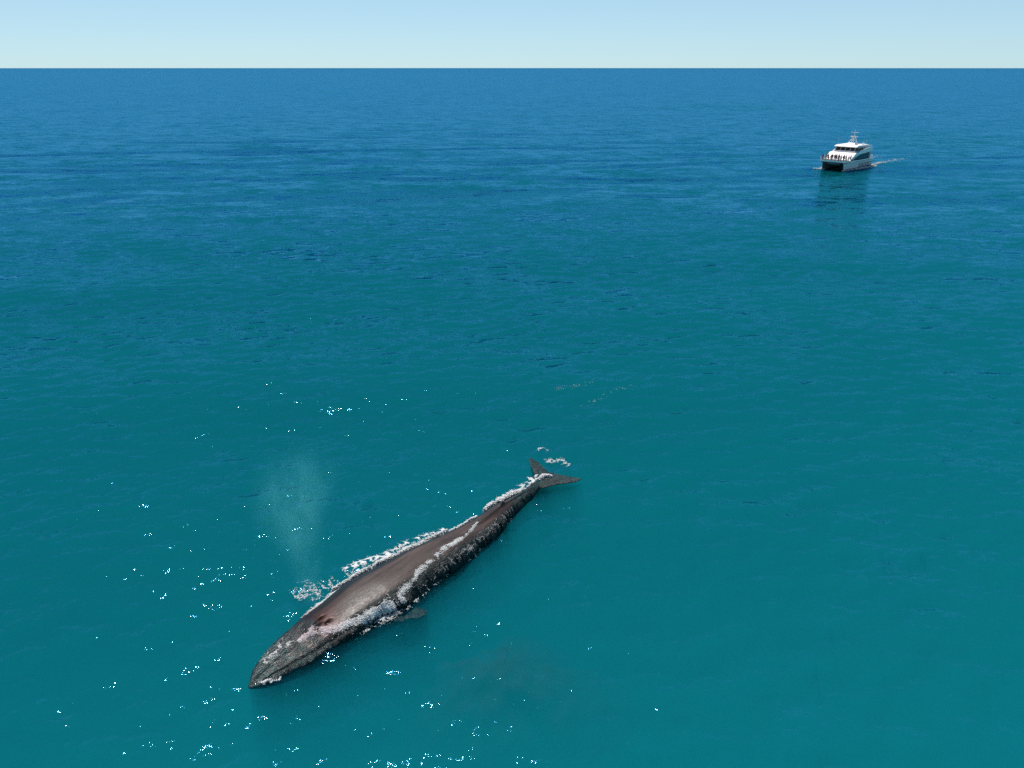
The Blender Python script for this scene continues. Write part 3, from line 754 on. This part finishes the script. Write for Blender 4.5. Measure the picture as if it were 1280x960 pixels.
# ---------------------------------------------------------------- the people on the bow
def skin_mesh(name, verts, edges, rad, sub=1):
    me_ = bpy.data.meshes.new(name); me_.from_pydata(verts, edges, []); o = bpy.data.objects.new(name, me_); C.objects.link(o)
    md = o.modifiers.new('s', 'SKIN'); md.use_smooth_shade = True
    for i, r_ in enumerate(rad):
        sv_ = me_.skin_vertices[0].data[i]; sv_.radius = r_ if isinstance(r_, tuple) else (r_, r_); sv_.use_root = (i == 0)
    sb = o.modifiers.new('b', 'SUBSURF'); sb.levels = sub; sb.render_levels = sub
    dg_ = bpy.context.evaluated_depsgraph_get(); dg_.update()
    out = bpy.data.meshes.new_from_object(o.evaluated_get(dg_)); out.name = name
    bpy.data.objects.remove(o); bpy.data.meshes.remove(me_)
    return out
def pose(armL, armR, lean=0.0):
    """joints of a standing adult facing +x; arms are (elbow, hand) pairs"""
    pel, wai, che, nek = (0, 0, .95), (lean * .3, 0, 1.10), (lean * .7, 0, 1.33), (lean, 0, 1.47)
    v = [pel, wai, che, nek, (lean + .01, 0, 1.56), (lean + .03, 0, 1.66), (lean + .02, 0, 1.74), (lean + .12, 0, 1.62)]
    e = [(0, 1), (1, 2), (2, 3), (3, 4), (4, 5), (5, 6), (5, 7)]
    r = [(.15, .11), (.13, .095), (.16, .105), (.06, .06), (.055, .055), (.095, .085), (.07, .07), (.02, .018)]
    for sy, (el, ha) in ((1, armL), (-1, armR)):
        b = len(v); v += [(lean * .8, sy * .19, 1.41), (el[0], sy * el[1], el[2]), (ha[0], sy * ha[1], ha[2]), (ha[0] + .09, sy * ha[1], ha[2] - .01)]
        e += [(2, b), (b, b + 1), (b + 1, b + 2), (b + 2, b + 3)]; r += [.06, .045, .033, (.045, .02)]
        b = len(v); v += [(0, sy * .10, .88), (.01, sy * .11, .50), (-.02, sy * .12, .09), (.15, sy * .13, .04)]
        e += [(0, b), (b, b + 1), (b + 1, b + 2), (b + 2, b + 3)]; r += [.095, .065, .045, (.045, .03)]
    return v, e, r
POSES = [pose(((.18, .26, 1.16), (.42, .20, 1.08)), ((.18, .26, 1.16), (.42, .20, 1.08)), .08),      # hands on the rail
         pose(((.02, .25, 1.14), (.10, .25, .90)), ((.02, .25, 1.14), (.10, .25, .90))),               # arms down
         pose(((.20, .25, 1.25), (.25, .09, 1.52)), ((.20, .25, 1.25), (.25, .09, 1.52)), .03)]        # camera raised
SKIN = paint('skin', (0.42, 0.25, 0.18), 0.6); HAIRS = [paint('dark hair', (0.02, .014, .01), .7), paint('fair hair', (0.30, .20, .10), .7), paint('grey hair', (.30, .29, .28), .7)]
def person_kind(p):
    v, e, r = p
    body = skin_mesh('person_body', v, e, r)
    big = lambda q, k: tuple(x * k for x in q) if isinstance(q, tuple) else q * k
    # jacket: torso and sleeves
    ix = [0, 1, 2, 8, 9, 10, 16, 17, 18]; m = {a: i for i, a in enumerate(ix)}
    ee = [(m[a], m[b]) for a, b in ((0, 1), (1, 2), (2, 8), (8, 9), (9, 10), (2, 16), (16, 17), (17, 18))]
    vv_ = [v[a] for a in ix]; vv_[0] = (0, 0, .90); vv_[5] = tuple(np.array(v[9]) * .3 + np.array(v[10]) * .7); vv_[8] = tuple(np.array(v[17]) * .3 + np.array(v[18]) * .7)
    jacket = skin_mesh('jacket', vv_, ee, [big(r[a], 1.22) for a in ix])
    ix = [0, 12, 13, 14, 20, 21, 22]; m = {a: i for i, a in enumerate(ix)}
    ee = [(m[a], m[b]) for a, b in ((0, 12), (12, 13), (13, 14), (0, 20), (20, 21), (21, 22))]
    trousers = skin_mesh('trousers', [v[a] for a in ix], ee, [big(r[a], 1.18) for a in ix])
    l_ = v[5][0]
    hair = skin_mesh('hair', [(l_ - .03, 0, 1.66), (l_ - .015, 0, 1.745), (l_ - .05, 0, 1.60)], [(0, 1), (0, 2)], [(.095, .09), (.085, .085), (.06, .05)])
    return body, jacket, trousers, hair
KINDS = [person_kind(p) for p in POSES]
COLS = {'red': (.55, .03, .03), 'navy': (.02, .03, .10), 'white': (.75, .75, .72), 'black': (.015, .015, .018), 'pink': (.65, .22, .28), 'grey': (.25, .25, .26), 'maroon': (.20, .02, .03), 'blue': (.05, .16, .45), 'tan': (.42, .30, .18), 'green': (.05, .15, .07), 'orange': (.62, .18, .04)}
CM = {k: paint(k + ' cloth', c, .8, nscale=12) for k, c in COLS.items()}
PEOPLE = [  # x (bow forward), y (towards the camera side), jacket, trousers, pose, standing height offset, label
 (17.30, -3.00, 'navy', 'black', 0, 'person in a navy jacket at the far corner of the bow rail'),
 (17.25, -2.30, 'white', 'grey', 2, 'person in a white top photographing beside the navy jacket at the bow rail'),
 (17.28, -1.55, 'maroon', 'black', 0, 'person in a maroon jacket leaning on the far half of the bow rail'),
 (17.22, -0.80, 'tan', 'navy', 0, 'person in a tan jacket at the bow rail just short of its middle'),
 (17.28, 0.45, 'black', 'grey', 2, 'person in a black jacket photographing over the middle of the bow rail'),
 (17.25, 1.15, 'pink', 'navy', 0, 'person in a pink top and navy trousers on the bow rail'),
 (17.28, 1.85, 'white', 'black', 0, 'person in a white top and black trousers on the near half of the bow rail'),
 (17.25, 2.55, 'red', 'grey', 2, 'person in a red jacket with hands raised near the near corner of the bow rail'),
 (17.20, 3.15, 'tan', 'black', 0, 'person in a tan jacket and black trousers at the near corner of the bow rail'),
 (16.35, -2.50, 'pink', 'black', 1, 'person in a pink top standing behind the rail group on the far side'),
 (16.20, -0.30, 'red', 'navy', 1, 'person in a red jacket and navy trousers standing behind the middle of the rail group'),
 (16.30, 0.90, 'navy', 'tan', 1, 'person in a navy jacket and tan trousers standing behind the rail group'),
 (16.25, 2.20, 'orange', 'black', 1, 'person in an orange top standing behind the rail group on the near side'),
 (15.30, -1.30, 'black', 'navy', 1, 'person in black standing mid foredeck behind the others'),
 (15.20, 0.40, 'white', 'navy', 1, 'person in a white top and navy trousers standing mid foredeck'),
 (15.40, 1.80, 'maroon', 'grey', 1, 'person in a maroon jacket and grey trousers mid foredeck'),
 (15.90, 3.10, 'blue', 'black', 0, 'person in a blue jacket leaning on the near side rail'),
 (14.60, 3.05, 'red', 'black', 0, 'person in a red jacket and black trousers at the near side rail by the cabin'),
 (14.55, -2.75, 'red', 'grey', 2, 'person in a red jacket with raised hands beside the cabin front on the far side'),
 (14.70, -0.40, 'grey', 'black', 1, 'person in a grey jacket standing against the sloping cabin front'),
]
bmat = Matrix.Translation(boat.location) @ Matrix.Rotation(boat.rotation_euler.z, 4, 'Z')
for i, (x, y, jc, tc, k, lab) in enumerate(PEOPLE):
    body, jacket, trousers, hair = KINDS[k]
    o = bpy.data.objects.new('person', body); C.objects.link(o)
    if not body.materials: body.materials.append(SKIN)
    side = y > 2.9 and x < 16.5
    yaw = R(90) if side else (R(180) if False else random.uniform(-.35, .35) + (0 if k != 1 else random.uniform(-.6, .6)))
    o.matrix_world = bmat @ Matrix.Translation((x, y if not side else 3.22, (2.08 + 0.0203 * x) * .87 + .005)) @ Matrix.Rotation(yaw, 4, 'Z') @ Matrix.Diagonal((1, 1, random.uniform(.93, 1.03), 1))
    tag(o, lab, 'person', 'people crowded on the foredeck of the boat')
    for nm_, me_, mt in (('jacket', jacket, CM[jc]), ('trousers', trousers, CM[tc]), ('hair', hair, HAIRS[i % 3])):
        if not me_.materials: me_.materials.append(mt)
        c_ = bpy.data.objects.new(nm_, me_); C.objects.link(c_); c_.parent = o
        c_.material_slots[0].link = 'OBJECT'; c_.material_slots[0].material = mt

# ---------------------------------------------------------------- the boat's wake
fp, fs = [], []
def bl(x, y): return bmat @ Vector((x, y, 0))
def streak(a, b, wa, wb, n, lace, size, up=0.0):
    a = bl(*a); b = bl(*b); d = (b - a).normalized(); pr = Vector((d.y, -d.x, 0)); k_ = 0; tr_ = 0
    while k_ < n and tr_ < n * 15:
        tr_ += 1
        k = random.random(); q = random.gauss(0, .5); w = wa * (1 - k) + wb * k
        p = a.lerp(b, k) + pr * w * q
        if ridged(p.x, p.y, .5) > (.5 * (1 - lace) + lace * .10) * random.uniform(.6, 1.3): continue
        fp.append((p.x, p.y, sea_height(p.x, p.y) + random.random() ** 3 * up)); fs.append(random.uniform(*size)); k_ += 1
streak((17.3, 2.75), (8, 3.85), .2, .4, 1100, .1, (.06, .16), .25)
streak((9, 3.8), (-1, 4.1), .35, .6, 1500, .15, (.06, .16), .25)
streak((17.2, -2.8), (15.6, -3.7), .25, .5, 500, .0, (.05, .13), .45)
streak((17.2, -2.8), (16.6, -5.6), .2, .4, 260, .2, (.05, .12), .2)
streak((16.5, -2.7), (3, -3.8), .2, .5, 500, .2, (.05, .14), .2)
streak((0, 2.55), (-9, 3.0), .5, .9, 650, .5, (.04, .11), .12)
streak((-8, 3.0), (-24, 4.0), .8, 2.2, 380, .85, (.03, .09))
streak((0, -2.55), (-9, -3.0), .5, .9, 1000, .45, (.05, .15), .12)
streak((-8, -3.0), (-26, -5.0), .9, 1.6, 200, .9, (.05, .12))
blobs('wake', fp, np.array(fs), 0.35, FOAM, label='white bow wash and wake foam trailing around the catamaran', cat='wake', kind='stuff')
#@@END
